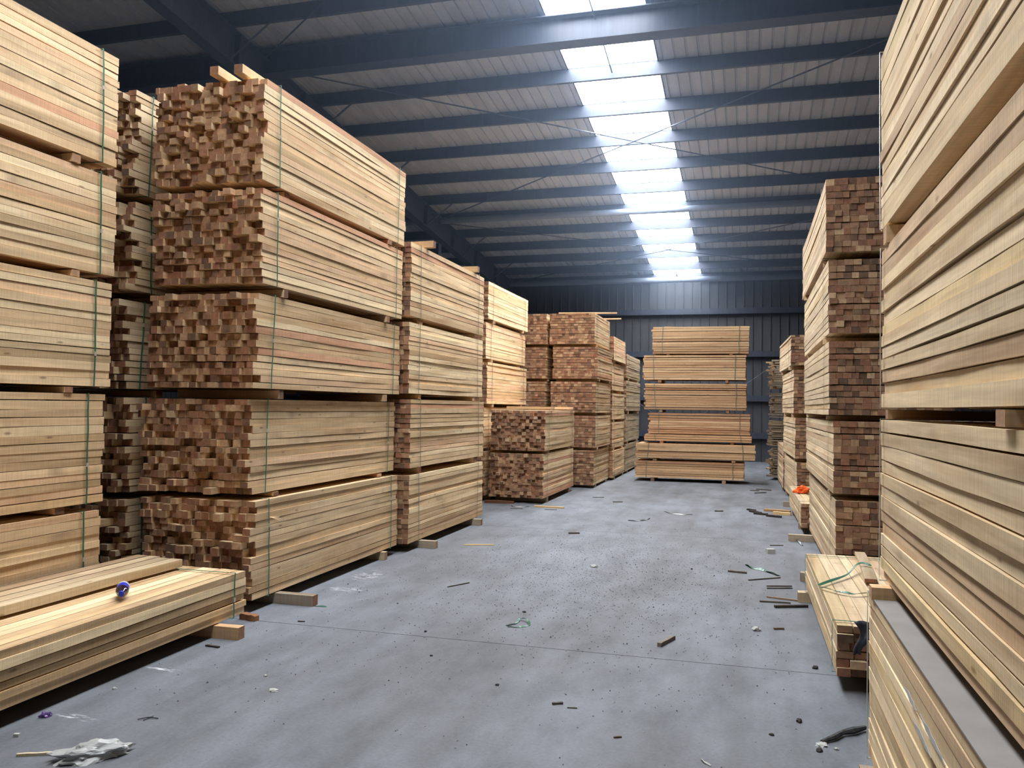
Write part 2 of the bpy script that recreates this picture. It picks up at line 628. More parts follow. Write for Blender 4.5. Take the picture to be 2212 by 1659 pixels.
# wall behind the camera with the lorry doors shut
DX0, DX1, DZ = -4.6, 0.9, 4.6
wf = tag(empty('wall_front', (0, Y_FRONT, 0)), 'wall behind the viewer with closed lorry doors', 'wall', kind='structure')
obj('wall_panel', MB().box((X_LEFT, -0.05, 0), (DX0, 0, 10.6)).mesh('wall_panel', WSHEET), wf)
obj('wall_panel', MB().box((DX1, -0.05, 0), (X_RIGHT, 0, 10.6)).mesh('wall_panel', WSHEET), wf)
obj('wall_panel', MB().box((DX0, -0.05, DZ), (DX1, 0, 10.6)).mesh('wall_panel', WSHEET), wf)
for a_, b_ in ((DX0, (DX0 + DX1) / 2), ((DX0 + DX1) / 2, DX1)):
    obj('door_leaf', MB().box((a_, -0.06, 0), (b_, -0.01, DZ)).mesh('door_leaf', WSHEET), wf)

# blue haze volume added under the roof for lens veil and dust around skylights
HZ0 = 4.9
hq = MB().box((X_LEFT + .05, Y_FRONT + .1, HZ0), (X_RIGHT - .05, Y_BACK - .2, HZ0 + 1))
hq.v = [(q[0], q[1], q[2] if q[2] < HZ0 + .5 else roof_z(q[1]) - .05) for q in hq.v]
ht = NT('veil_haze')
ht.n.remove(ht.b)
hv = ht.node('ShaderNodeVolumeScatter')
hv.inputs['Density'].default_value = .009
hv.inputs['Color'].default_value = (.52, .70, 1, 1)
hv.inputs['Anisotropy'].default_value = .4
ht.link(hv.outputs[0], ht.out.inputs['Volume'])
tag(obj('skylight_veil', hq.mesh('skylight_veil', ht.m)), 'bluish haze volume added under the roof for skylight lens veil and dust', 'haze', kind='stuff')

# ---------------------------------------------------------------- lumber
W0, H0 = 0.08, 0.055
_pm = {}


def plank_meshes(L):
    key = round(L, 2)
    if key in _pm:
        return _pm[key]
    rr = random.Random(int(key * 100))
    out = []
    for k in range(10):
        ns = 6
        by, bz = rr.uniform(-.008, .008), rr.uniform(-.0045, .0045)
        v, f, fm = [], [], []
        for i in range(ns + 1):
            u = i / ns
            oy = by * math.sin(math.pi * u) + rr.uniform(-.0012, .0012)
            oz = bz * math.sin(math.pi * u) * 0.6 + rr.uniform(-.0008, .0008)
            j = lambda: rr.uniform(-.0012, .0012)
            v += [(u * L, -W0 / 2 + oy + j(), oz + j()), (u * L, W0 / 2 + oy + j(), oz + j()),
                  (u * L, W0 / 2 + oy + j(), H0 + oz + j()), (u * L, -W0 / 2 + oy + j(), H0 + oz + j())]
        for i in range(ns):
            a, b = 4 * i, 4 * i + 4
            for q in range(4):
                q2 = (q + 1) % 4
                f.append((a + q, b + q, b + q2, a + q2))
                fm.append(0)
        f.append((0, 1, 2, 3))
        f.append((4 * ns + 3, 4 * ns + 2, 4 * ns + 1, 4 * ns))
        fm += [1, 1]
        f = [tuple(reversed(q)) for q in f]
        out.append(mesh('plank', v, f, [WOOD, ENDG], fm))
    _pm[key] = out
    return out


TONES = {  # weights of plank colours (sRGB)
    'pale': [((230, 202, 162), 5), ((222, 192, 152), 5), ((212, 180, 138), 3), ((228, 192, 154), 2), ((212, 164, 130), .8), ((200, 172, 134), 2), ((238, 214, 174), 3)],
    'palest': [((246, 218, 174), 5), ((240, 210, 164), 4), ((244, 206, 166), 3), ((232, 196, 150), 2)],  # palest, most yellow plank set
    'red': [((202, 166, 128), 5), ((190, 152, 116), 4), ((208, 176, 138), 3), ((180, 138, 106), 1.5)],
    'grey': [((210, 188, 156), 5), ((200, 178, 146), 4), ((214, 194, 160), 3), ((194, 166, 134), 2), ((202, 178, 138), 2)],
    'cream': [((226, 202, 164), 5), ((216, 192, 154), 4), ((230, 208, 172), 3), ((212, 182, 146), 1.5), ((218, 194, 150), 2)],
    'ash': [((136, 132, 130), 3), ((144, 138, 132), 2), ((128, 124, 124), 2)],
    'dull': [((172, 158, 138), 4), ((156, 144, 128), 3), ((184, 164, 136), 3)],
}


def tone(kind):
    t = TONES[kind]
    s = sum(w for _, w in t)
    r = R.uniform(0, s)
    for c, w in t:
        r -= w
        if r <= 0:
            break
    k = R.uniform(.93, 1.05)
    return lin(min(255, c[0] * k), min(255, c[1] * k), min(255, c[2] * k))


def strap(root, xpos, W, Ht, d, mat, label=None):
    e = 0.014
    y0, y1 = -d * e, d * (W + e)
    z0, z1 = 0.0015, Ht - 0.0015
    sl = R.uniform(-.04, .04)
    pts = []
    for k in range(7):
        u = k / 6
        pts.append((xpos + sl * (u - .5) + R.uniform(-.006, .006), y0, z0 + (z1 - z0) * u))
    for k in range(1, 4):
        u = k / 4
        pts.append((xpos + sl * .5 + R.uniform(-.004, .004), y0 + (y1 - y0) * u, z1))
    pts.append((xpos, y1, z1))
    pts.append((xpos, y1, z0))
    o = obj('strap', MB().ribbon(pts, (0.0075, 0, 0), 0.002, True).mesh('strap', mat), root)
    if label:
        o['label'] = label
        zz = z0 + (z1 - z0) * R.uniform(.25, .75)
        u = (zz - z0) / (z1 - z0)
        obj('strap_seal', MB().box((xpos + sl * (u - .5) - .011, y0 - d * .0035 - .002, zz - .016), (xpos + sl * (u - .5) + .011, y0 - d * .0035 + .002, zz + .016)).mesh('strap_seal', STRAP_W), o)
    return o


LAST = [None]
COVER = mat_simple('dusty_cover', lin(140, 136, 133), .8, .2, .08, 6)
PAINT = [(1.90, 1.66, .665, .655), (1.72, 1.42, .60, .59), (1.60, 1.22, .662, .645)]


def bundle(label, group, loc, L, W, Ht, dirn, rotz, rows=None, colw=0.078, vis=1, top_all=False, rag=0.012, face_j=0.0055, tn='pale',
           straps=(0.1, 0.9), smat=None, packs=0, gap=0.06, top_tone=None, colgap=.002):
    """root stands at the aisle-side near bottom corner; planks run along local x, columns go away from the aisle"""
    smat = smat or STRAP_D
    root = empty('lumber_bundle', loc, (0, 0, rotz))
    tag(root, label, 'lumber bundle', group)
    LAST[0] = root.name
    rows = rows or max(3, round(Ht / 0.061))
    hs = [R.uniform(.84, 1.16) for _ in range(rows)]
    hk = (Ht - .011) / sum(hs)
    hs = [q * hk for q in hs]
    pms = plank_meshes(L)
    iv, iff, ifm = [], [], []
    for r in range(rows):
        z = .0055 + sum(hs[:r])
        h = hs[r] - .061 * gap * R.choice((.35, .6, 1.0, 1.5, 2.3))
        if packs and (r + 1) % packs == 0:
            h = hs[r] - .012
        y = min(.02, abs(R.gauss(0, face_j))) if R.random() < .75 else 0
        last = r == rows - 1
        c = 0
        while y < W - 0.03:
            w = colw * R.uniform(.82, 1.18)
            if y + w > W:
                w = W - y
            if w < 0.03:
                break
            xo = max(-3.2 * rag, min(3.2 * rag, R.gauss(0, rag) * (1.8 if R.random() < .1 else 1)))
            kx = (L - xo + max(-.03, min(.03, R.gauss(0, rag * .4)))) / L
            me = pms[R.randrange(10)]
            if c < vis or (last and top_all):
                obj('plank', me, root, (xo, dirn * (y + w / 2), z), (0, 0, 0), (kx, (w - colgap) / W0, h / H0), tone(top_tone if last and top_tone else tn))
            else:
                base = len(iv)
                sy, sz = (w - .002) / W0, h / H0
                for q in me.vertices:
                    iv.append((q.co.x * kx + xo, q.co.y * sy + dirn * (y + w / 2), q.co.z * sz + z))
                for p in me.polygons:
                    iff.append(tuple(base + i for i in p.vertices))
                    ifm.append(p.material_index)
            y += w
            c += 1
    if iv:
        o = obj('inner_planks', mesh('inner_planks', iv, iff, [WOOD, ENDG], ifm), root, color=tone(tn))
        o['kind'] = 'stuff'
    for s in straps:
        strap(root, s * L, W, Ht, dirn, smat, 'green plastic strap' if smat is STRAP_G else None)
    return root


def spacer(label, group, loc, rotz, L, w, h, tn='dull', name='spacer_block'):
    me = plank_meshes(L)[R.randrange(10)]
    o = obj(name, me, None, loc, (0, 0, rotz), (1, w / W0, (h - .006) / H0), tone(tn))
    tag(o, label, 'spacer block', group)
    return o


LEVEL = {1: ['only'], 2: ['lower', 'upper'], 3: ['bottom', 'middle', 'top'], 4: ['bottom', 'second-lowest', 'second-highest', 'topmost'],
         5: ['bottom', 'second-lowest', 'middle', 'second-highest', 'topmost'],
         6: ['bottom', 'second-lowest', 'third-lowest', 'third-highest', 'second-highest', 'topmost'],
         7: ['bottom', 'second-lowest', 'third-lowest', 'fourth-lowest', 'third-highest', 'second-highest', 'topmost']}


def stack(desc, side, Xf, Yn, zs, L, W, vis=1, rag=.012, tn='pale', smat=None, packs=0, colw=.078, offs=None, yaw=0.0, bearer=(0.12, 0.88), top_all=False,
          straps=(.1, .9), proud=None, gap=.06, yaws=None, lens=None, skip_bearers=False, near_at=None, cover=False):
    """side 'L'/'R' along the aisle, 'X' across it"""
    n = len(zs)
    lv = LEVEL[n]
    group = 'bundles of the ' + desc
    if side == 'L':
        base, d = math.pi / 2, 1
    elif side == 'R':
        base, d = math.pi / 2, -1
    else:
        base, d = 0.0, 1
    prev = 0.0
    for i, (z0, z1) in enumerate(zs):
        ox, oy = offs[i] if offs else (R.uniform(-.03, .03), R.uniform(-.02, .02))
        loc = (Xf + ox, Yn + oy, z0)
        yw = yaw + (yaws[i] if yaws else R.uniform(-.004, .004))
        Li = lens[i] if lens else L
        sm = smat
        bundle('strapped bundle of sawn planks, %s in the %s' % (lv[i], desc), group, loc, Li, W, z1 - z0, d, base + yw,
               vis=vis, rag=rag, tn=tn, smat=sm, packs=packs, colw=colw, straps=straps, top_all=top_all and i == n - 1, gap=gap)
        if cover and i == 0:
            rt = bpy.data.objects[LAST[0]]
            cs = obj('cover_sheet', MB().box((.02, -d * .006 if d < 0 else .006, z1 - z0 - .003), (Li - .015, d * (W - .02), z1 - z0 + .002)).mesh('cover_sheet', COVER), rt)
            cs['label'] = 'dusty grey cover sheet'
            pm_ = MB()
            for (xa, xb, za, zb) in PAINT:
                n_ = 9
                pts_ = [(xa + (xb - xa) * q / (n_ - 1), .011, za + (zb - za) * q / (n_ - 1) + R.uniform(-.004, .004)) for q in range(n_)]
                sd_ = [(0, 0, .002 + .013 * math.sin(math.pi * q / (n_ - 1)) * R.uniform(.5, 1.1)) for q in range(n_)]
                pm_.ribbon(pts_, sd_, .0015)
            ps = obj('paint_smear', pm_.mesh('paint_smear', WHITE), rt)
            ps['label'] = 'white paint smear'
        rot = Matrix.Rotation(base + yw, 3, 'Z')
        for k, fr in enumerate(bearer):
            pr = 0.0
            if proud and (i, k) in proud:
                pr = proud[(i, k)]
            elif i > 0:
                pr = R.uniform(-.03, .012)
            if skip_bearers and i == 0:
                continue
            h = z0 - prev
            if h < 0.012:
                continue
            if near_at and k == 0 and i in near_at:
                fr = near_at[i]
            sx = fr * Li + (0.05 if fr < .5 else -0.05)
            w = R.uniform(.07, .09)
            p = Vector(loc) + rot @ Vector((sx, -d * pr, 0))
            p.z = prev
            end = ('near' if k == 0 else 'far') if side != 'X' else ('shaded' if k == 0 else 'open')
            lab = ('floor bearer' if i == 0 else 'spacer block') + ' under the %s bundle of the %s, %s end' % (lv[i], desc, end)
            spacer(lab, 'bearers and spacers of the ' + desc, tuple(p), base + yw + d * math.pi / 2, W + pr - .03, w, h,
                   'dull' if i == 0 else 'pale', 'floor_bearer' if i == 0 else 'spacer_block')
        prev = z1


# --- bottle side of the aisle
stack('stack behind the blue bottle', 'L', -5.0, 2.62, [(.10, .955), (1.005, 1.88), (1.93, 2.78), (2.835, 3.66), (3.73, 4.64)], 3.0, 1.1, vis=2, rag=.022,
      tn='pale', smat=STRAP_G, offs=[(.0, -.05), (0, -.03), (.0, .0), (0, .05), (0, .02)], straps=(.12, .94))
stack('stack hidden behind the ragged one', 'L', -5.42, 6.36, [(.10, .93), (.985, 1.86), (1.93, 2.75), (2.83, 3.66), (3.74, 4.70)], 3.0, 1.1, vis=6, rag=.05,
      tn='grey', smat=STRAP_G, straps=(.06, .9), bearer=(.14, .86))
stack('tall ragged-ended stack', 'L', -4.12, 6.38, [(.10, .97), (1.01, 1.86), (1.945, 2.795), (2.87, 3.72), (3.775, 4.70)], 3.10, 1.13, vis=16, rag=.032,
      tn='pale', smat=STRAP_G, offs=[(0, 0), (-.06, .02), (.0, .0), (.02, .0), (.02, .01)], top_all=True, colw=.076,
      proud={(0, 0): .38, (0, 1): .05}, straps=(.075, .93))
stack('stack next after the ragged one', 'L', -4.02, 9.60, [(.10, .95), (1.03, 1.90), (1.96, 2.86), (2.93, 3.87)], 2.98, 1.13, vis=3, rag=.012,
      tn='pale', smat=STRAP_D, proud={(0, 0): .22, (0, 1): .12}, offs=[(0.0, 0), (.0, .01), (-.02, -.02), (-.03, .02)])
stack('pale stack behind the two-bundle stack', 'L', -4.86, 15.3, [(.10, .95), (1.0, 1.80), (1.86, 2.68), (2.74, 3.45), (3.51, 4.25)], 3.0, 1.1, vis=2, rag=.012,
      tn='palest', smat=STRAP_D)
stack('low two-bundle stack', 'L', -3.65, 15.2, [(.10, .94), (.985, 1.76)], 2.75, 1.07, vis=15, rag=.028, tn='pale', smat=STRAP_D, top_all=True, colw=.074,
      offs=[(-.02, 0), (0, .02)])
FZ = [(.06, .86), (.91, 1.65), (1.70, 2.42), (2.47, 3.21), (3.26, 3.98)]
stack('neat-ended stack with its face showing', 'L', -3.30, 18.62, FZ, 2.1, 1.05, vis=14, rag=.004, tn='pale', smat=STRAP_D, packs=4, colw=.078,
      offs=[(-.03, 0), (0, 0), (0, 0), (.04, 0), (-.04, 0)])
stack('neat-ended stack beside the pale stack', 'L', -4.45, 18.62, FZ, 2.1, 1.05, vis=6, rag=.004, tn='pale', smat=STRAP_D, packs=4, colw=.078)
stack('warm stack after the neat-ended stacks', 'L', -3.27, 20.85, [(.06, .74), (.80, 1.46), (1.52, 2.2), (2.27, 2.97), (3.03, 3.63)], 2.1, 1.1, vis=1, rag=.01,
      tn='palest', smat=STRAP_D)
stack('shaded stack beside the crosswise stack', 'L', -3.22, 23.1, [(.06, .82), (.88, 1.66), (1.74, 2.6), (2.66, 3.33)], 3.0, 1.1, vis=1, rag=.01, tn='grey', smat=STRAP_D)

# --- crosswise stack closing the aisle
stack('crosswise stack closing the aisle', 'X', -2.62, 21.05, [(.09, .52), (.58, .95), (1.0, 1.17), (1.18, 1.73), (1.79, 2.48), (2.55, 3.19), (3.21, 3.91)], 2.6, 1.05,
      vis=1, rag=.018, tn='red', smat=STRAP_D, top_all=True, gap=.13,
      offs=[(-.08, 0), (-.06, 0), (.12, .22), (.2, .38), (.09, .4), (.05, .42), (.28, .42)], lens=[2.62, 2.86, 2.6, 2.48, 2.5, 2.52, 2.36], yaws=[.006, .004, .0, -.004, 0, 0, .01],
      bearer=(.14, .84))

# --- opposite side of the aisle
stack('huge stack cut by the frame', 'R', .60, 1.62, [(.10, .915), (.98, 1.785), (1.835, 2.64), (2.73, 3.64)], 2.96, 1.1, vis=2, rag=.01, tn='cream', smat=STRAP_W,
      offs=[(0, 0), (.055, 0), (.045, .0), (.05, .0)], straps=(.1, .975), bearer=(.12, .955), proud={(0, 1): .06, (1, 1): .07, (2, 1): .0, (2, 0): .02}, near_at={2: .25}, cover=True, gap=.06, colw=.08)
stack('tall stack with block ends', 'R', .83, 8.95, [(.10, .93), (.985, 1.73), (1.775, 2.53), (2.60, 3.36), (3.42, 4.18)], 3.85, 1.15, vis=7, rag=.006, tn='grey', smat=STRAP_D, packs=5,
      offs=[(.02, 0), (.0, 0), (-.045, 0), (-.055, .02), (-.08, 0)], colw=.076, top_all=True, proud={(0, 0): .30, (0, 1): .3})
stack('dim stack behind the orange rag', 'R', .86, 16.2, [(.10, .87), (.93, 1.69), (1.76, 2.58), (2.65, 3.23)], 3.0, 1.1, vis=4, rag=.006, tn='grey', smat=STRAP_D, packs=5,
      offs=[(.01, 0), (-.02, 0), (-.05, 0), (-.1, 0)], yaw=.028, proud={(0, 0): .2})
stack('small far stack past the rag', 'R', .74, 19.5, [(.09, .74), (.79, 1.02)], 2.9, 1.0, vis=2, rag=.008, tn='grey', smat=STRAP_D, yaw=.01)
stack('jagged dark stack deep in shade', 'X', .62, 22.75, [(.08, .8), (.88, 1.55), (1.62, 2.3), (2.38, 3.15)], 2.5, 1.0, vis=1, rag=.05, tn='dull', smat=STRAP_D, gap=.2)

# --- low bundles lying on bearers by the aisle
lowb = bundle('knee-high strapped bundle of long planks with the blue bottle on it', 'low bundles by the aisle', (-3.92, 2.02, .10), 4.0, .98, .36, 1, math.pi / 2 + .006,
              rows=6, colw=.092, vis=1, top_all=True, rag=.014, face_j=.011, tn='pale', straps=(.2, .955), smat=STRAP_G, gap=.11, colgap=.007)
for k in range(4):
    o = obj('loose_plank', plank_meshes(3.85)[k], None, (-4.495 - .124 * k, 2.06 + R.uniform(-.03, .03), .466), (0, 0, math.pi / 2 + .006 + R.uniform(-.0005, .0005)), (1, .106 / W0, .062 / H0), tone('grey'))
    tag(o, 'wide loose plank on the knee-high bundle, %s from the blue bottle' % ['first row back', 'second row back', 'third row back', 'fourth row back'][k], 'plank', 'loose planks on the knee-high bundle')
for (Y, X1, tn, w) in ((5.66, -3.74, 'red', .08), (2.6, -3.85, 'dull', .08)):
    spacer('floor bearer under the knee-high bottle bundle, %s' % ('reddish and poking out beside its strap' if Y > 4 else 'at its cropped end'), 'bearers of the low bundles', (X1, Y, 0), math.pi, 1.15, w, .1, tn, 'floor_bearer')
r1 = bundle('knee-high bundle of planks with a loose green strap on top', 'low bundles by the aisle', (.56, 5.83, .10), 2.8, .85, .345, -1, math.pi / 2 + .004,
            rows=6, colw=.095, vis=9, top_all=True, rag=.012, tn='grey', straps=(.03, .93), smat=STRAP_G, gap=.07, colgap=.005)
for (Y, X0, tn, lab) in ((6.3, .60, 'dull', 'near its open end'), (8.45, .47, 'dull', 'dark block at its far end')):
    spacer('floor bearer under the loose-strap bundle, %s' % lab, 'bearers of the low bundles', (X0, Y, 0), 0, .9, .09, .1, tn, 'floor_bearer')
rb = bundle('low bundle of planks under the orange rag', 'low bundles by the aisle', (.76, 12.98, .10), 2.95, .9, .36, -1, math.pi / 2 + .01,
            rows=6, colw=.09, vis=1, top_all=True, rag=.01, tn='grey', straps=(.1, .9), gap=.05)
for Y in (13.6, 15.3):
    spacer('floor bearer under the rag-topped bundle, %s end' % ('near' if Y < 14 else 'far'), 'bearers of the low bundles', (.76, Y, 0), 0, .9, .09, .1, 'dull', 'floor_bearer')


# ---------------------------------------------------------------- loose timber
def stick(name, a, b, w, h, label, cat, z=0.0, tn='dull', color=None, group=None):
    a, b = Vector((*a, 0)), Vector((*b, 0))
    L = (b - a).length
    ns = 5
    v, f = [], []
    for i in range(ns + 1):
        u = i / ns
        k = 1 - .35 * abs(R.gauss(0, .3)) if i in (0, ns) else R.uniform(.88, 1.05)
        dz = 0
        oy = R.uniform(-.06, .06) * w
        v += [(u * L, -w / 2 * k + oy, 0), (u * L, w / 2 * k + oy, 0), (u * L, w / 2 * k + oy, h * k), (u * L, -w / 2 * k + oy, h * k)]
    for i in range(ns):
        p, q = 4 * i, 4 * i + 4
        for j in range(4):
            j2 = (j + 1) % 4
            f.append((p + j, p + j2, q + j2, q + j))
    f += [(3, 2, 1, 0), (4 * ns, 4 * ns + 1, 4 * ns + 2, 4 * ns + 3)]
    d = b - a
    o = obj(name, mesh(name, v, f, [WOOD]), None, (a.x, a.y, z + .0005), (0, 0, math.atan2(d.y, d.x)), color=color or tone(tn))
    tag(o, label, cat, group)
    return o


GR = lin(92, 86, 80)
DK = lin(62, 56, 52)
PA = lin(222, 190, 140)
TN = lin(178, 142, 104)
S = lambda nm, a, b, w, h, lab, c=None, cat='wood scrap', z=0.0, gp='wood scraps on the floor': stick(nm, a, b, w, h, lab, cat, z=z, color=c, group=gp)
S('wood_stick', (-3.55, 10.35), (-3.18, 10.49), .022, .014, 'thin pale stick lying alone in front of the plain-faced stack', PA)
S('wood_scrap', (-2.47, 11.82), (-2.32, 11.88), .03, .02, 'short dark scrap at the far edge of the gravel patch', GR)
S('wood_stick', (-2.88, 7.91), (-2.74, 8.17), .012, .01, 'dark twig-thin stick lying diagonally near the ragged-ended stack', GR)
S('wood_scrap', (-.55, 15.31), (-.41, 15.37), .03, .02, 'small dark chip in the middle of the far aisle', GR)
S('wood_block', (-.64, 6.49), (-.55, 6.75), .035, .03, 'stubby grey offcut lying diagonally on the open floor', lin(120, 112, 104))
S('wood_scrap', (-1.14, 5.03), (-1.08, 5.06), .018, .012, 'small dark splinter on the near floor, one of a pair', GR)
S('wood_scrap', (-1.04, 5.0), (-.98, 5.01), .008, .006, 'thinner mate of the small splinter pair on the near floor', GR)
S('wood_scrap', (-.7, 4.63), (-.66, 4.65), .012, .008, 'lone dark splinter closest to the viewer', GR)
S('wood_stick', (-.2, 9.71), (0, 9.67), .03, .02, 'grey stick beside the flat green strap on the floor', GR)
S('wood_stick', (.02, 9.29), (.35, 9.54), .018, .012, 'crooked grey stick just nearer than the flat green strap', GR)
S('wood_scrap', (.22, 7.3), (.30, 7.33), .022, .016, 'short brown scrap beside the knee-high loose-strap bundle', lin(120, 98, 80))
S('floor_board', (-4.75, 15.0), (-4.2, 15.08), .09, .05, 'dark board on the floor before the two-bundle stack', lin(120, 82, 62))
S('wood_stick', (-3.72, 14.75), (-3.16, 14.7), .05, .03, 'pale batten on the floor at the corner of the two-bundle stack', PA)
S('wood_stick', (-4.05, 14.32), (-3.85, 14.4), .018, .01, 'thin dark sliver before the dark floor board', GR)
S('wood_scrap', (-2.49, 16.05), (-2.31, 16.12), .025, .015, 'dark sliver on the floor beyond the two-bundle stack', GR)
S('wood_scrap', (-3.0, 16.71), (-2.79, 16.8), .02, .012, 'dark sliver beside the foot of the two-bundle stack', GR)
S('wood_stick', (-3.45, 14.42), (-3.23, 14.45), .015, .01, 'thin sliver just nearer than the pale batten', GR)
S('wood_scrap', (.06, 19.55), (.26, 19.52), .03, .02, 'dark sliver near the crosswise stack, first of three', GR)
S('wood_scrap', (.2, 19.9), (.52, 19.75), .03, .02, 'dark sliver near the crosswise stack, longest of three', GR)
S('wood_scrap', (.16, 18.94), (.4, 19.15), .025, .02, 'dark sliver near the crosswise stack, nearest of three', GR)
S('broken_board', (.30, 15.75), (.74, 15.65), .10, .04, 'tan broken board by the dim stack past the rag', TN)
S('broken_board', (.44, 15.3), (.73, 15.25), .07, .05, 'pale board end in front of the tan broken board', PA)
for i, (a, b, w) in enumerate([((.05, 15.5), (.24, 15.3), .05), ((.12, 15.2), (.34, 15.1), .05), ((.0, 15.75), (.15, 15.6), .03), ((.32, 14.95), (.56, 14.85), .05)]):
    S('bark_scrap', a, b, w, .035, 'blackened bark scrap in the heap by the tan board, %s' % ['longest piece', 'nearer slab', 'farthest tip', 'separate flat piece'][i], DK)
S('wood_stick', (.20, 9.04), (.45, 9.12), .014, .012, 'upper of two parallel thin sticks by the dark bearer', GR)
S('wood_stick', (.20, 8.93), (.45, 9.02), .014, .012, 'lower of two parallel thin sticks by the dark bearer', GR)
S('wood_stick', (.12, 8.30), (.40, 8.32), .02, .015, 'grey stick in the stick heap, sticking out farthest into the aisle', GR)
S('wood_stick', (.19, 8.52), (.545, 8.42), .02, .015, 'pale grey stick at the back of the stick heap', lin(160, 140, 120))
S('wood_stick', (.25, 8.10), (.545, 8.22), .035, .025, 'thick dark stick at the front of the stick heap', DK)
S('wood_stick', (.30, 11.75), (.47, 11.82), .02, .012, 'grey sliver nearest the white block on the floor', GR)
S('wood_stick', (-3.88, 5.42), (-3.76, 5.41), .02, .012, 'dark sliver below the knee-high bundle with the bottle', DK)
S('wood_stick', (-3.6, 6.26), (-3.54, 6.27), .01, .008, 'tiny dark sliver in front of the grey bearer', DK)
S('broken_board', (-4.10, 6.2), (-3.93, 6.17), .06, .05, 'short broken brown board between knee-high bundle and ragged-ended stack', lin(150, 106, 74))
S('wood_stick', (-3.58, 3.46), (-3.36, 3.56), .016, .014, 'pale stick poking out from under the crumpled bag', lin(206, 190, 160))
tw = MB().tube([(-3.34, 4.05, .006), (-3.30, 4.09, .008), (-3.24, 4.1, .005)], .003, 5).tube([(-3.30, 4.05, .005), (-3.29, 4.12, .006)], .0025, 5)
tag(obj('twig', tw.mesh('twig', DARKPL)), 'little forked twig on the floor beyond the crumpled bag', 'twig')

# boards lying on top of stacks
def top_board(loc, rz, L, w, h, label, tn='pale', tilt=0.0):
    o = obj('loose_board', plank_meshes(L)[R.randrange(10)], None, loc, (0, tilt, rz), (1, w / W0, h / H0), tone(tn))
    tag(o, label, 'plank', 'loose boards on top of stacks')


top_board((-3.95, 10.15, 3.880), math.pi, 1.2, .09, .085, 'reddish spacer beam on top of the plain-faced stack, near end', 'red')
top_board((-4.0, 12.15, 3.880), math.pi, 1.2, .09, .085, 'light spacer beam on top of the plain-faced stack, far end', 'pale')
top_board((-4.55, 15.75, 1.772), .0, .95, .09, .05, 'board across the top of the two-bundle stack, near end', 'pale')
top_board((-4.6, 17.55, 1.772), .05, 1.0, .09, .05, 'board across the top of the two-bundle stack, far end', 'pale')
top_board((-4.25, 18.95, 3.992), .12, 1.35, .1, .03, 'loose board poking over the neat-ended stack', 'pale')
top_board((-4.1, 20.3, 3.992), .05, 1.1, .1, .03, 'second loose board over the far end of the neat-ended stack', 'pale')
top_board((-5.1, 6.55, 4.712), math.pi / 2 + .01, 2.6, .085, .07, 'single plank on top of the ragged-ended stack, near its hidden side', 'pale')
top_board((-4.55, 6.28, 4.712), math.pi / 2, 2.9, .085, .075, 'stray plank jutting out over the ragged-ended stack, middle', 'pale')
top_board((-4.32, 6.3, 4.712), math.pi / 2, 2.9, .085, .08, 'stray plank jutting out over the ragged-ended stack, aisle side', 'pale')
top_board((.95, 7.2, 0.457), math.pi / 2 - .06, 1.35, .09, .03, 'weathered loose board lying on the loose-strap bundle', 'dull')
top_board((-2.1, 21.9, 3.923), .2, .35, .12, .02, 'small offcut lying on the crosswise stack', 'pale')

# bits of the ragged stack
sp = MB()
for k in range(9):
    a = Vector((-4.11, 6.62, .80))
    sp.tube([a, a + Vector((.05 + R.uniform(0, .03), .03 + R.uniform(0, .06), R.uniform(-.05, .02)))], [.004, .001], 4)
tag(obj('splinter_tuft', mesh('splinter_tuft', sp.v, sp.f, [WOOD]), color=lin(236, 206, 166)), 'tuft of pale splinters torn from the bottom ragged-ended bundle', 'splinters')


# ---------------------------------------------------------------- straps, litter, bottle
def loose_strap(name, pts, hw, label, mat, group='loose strapping'):
    # smooth polyline
    P = [Vector(p) for p in pts]
    out = []
    for i in range(len(P) - 1):
        p0, p1, p2, p3 = P[max(i - 1, 0)], P[i], P[i + 1], P[min(i + 2, len(P) - 1)]
        for k in range(6):
            t = k / 6
            out.append(.5 * ((2 * p1) + (p2 - p0) * t + (2 * p0 - 5 * p1 + 4 * p2 - p3) * t * t + (-p0 + 3 * p1 - 3 * p2 + p3) * t ** 3))
    out.append(P[-1])
    sides = []
    for k, p in enumerate(out):
        d = (out[min(k + 1, len(out) - 1)] - out[max(k - 1, 0)]).normalized()
        s = d.cross(Vector((0, 0, 1)))
        s = s.normalized() if s.length > 1e-4 else Vector((1, 0, 0))
        tw_ = .5 * math.sin(k * .5)
        s = (s * math.cos(tw_) + Vector((0, 0, 1)) * math.sin(tw_)) * hw
        sides.append(tuple(s))
        out[k] = Vector((p.x, p.y, p.z + abs(math.sin(tw_)) * hw + .003))
    o = obj(name, MB().ribbon(out, sides, .002).mesh(name, mat))
    tag(o, label, 'strap', group)


loose_strap('loose_strap', [(1.02, 7.72, .50), (.93, 7.76, .505), (.80, 7.45, .46), (.545, 6.98, .448)], .012, 'long loose green strap end curling over the knee-high bundle', STRAP_G)
loose_strap('loose_strap', [(.55, 6.93, .448), (.66, 6.80, .448), (.76, 6.74, .448), (.88, 6.80, .448)], .012, 'short loose green strap end nearer the viewer on the knee-high bundle', STRAP_G)
loose_strap('loose_strap', [(.0, 10.2, 0), (.07, 10.0, 0), (.2, 9.88, 0), (.34, 9.66, 0)], .022, 'flat green strap piece lying on the floor near the stick heap', STRAP_G)
loose_strap('loose_strap', [(-1.92, 6.70, 0), (-1.86, 6.78, .0), (-1.85, 6.9, .01), (-1.78, 6.86, .02), (-1.74, 6.76, .0), (-1.80, 6.68, 0), (-1.90, 6.67, 0)], .009, 'small loop of green strap in the middle of the floor', STRAP_G)
loose_strap('loose_strap', [(-1.85, 13.55, 0), (-1.7, 13.5, 0), (-1.58, 13.7, .0), (-1.55, 13.95, .0)], .015, 'dark curved strap piece on the far floor', DARKPL)
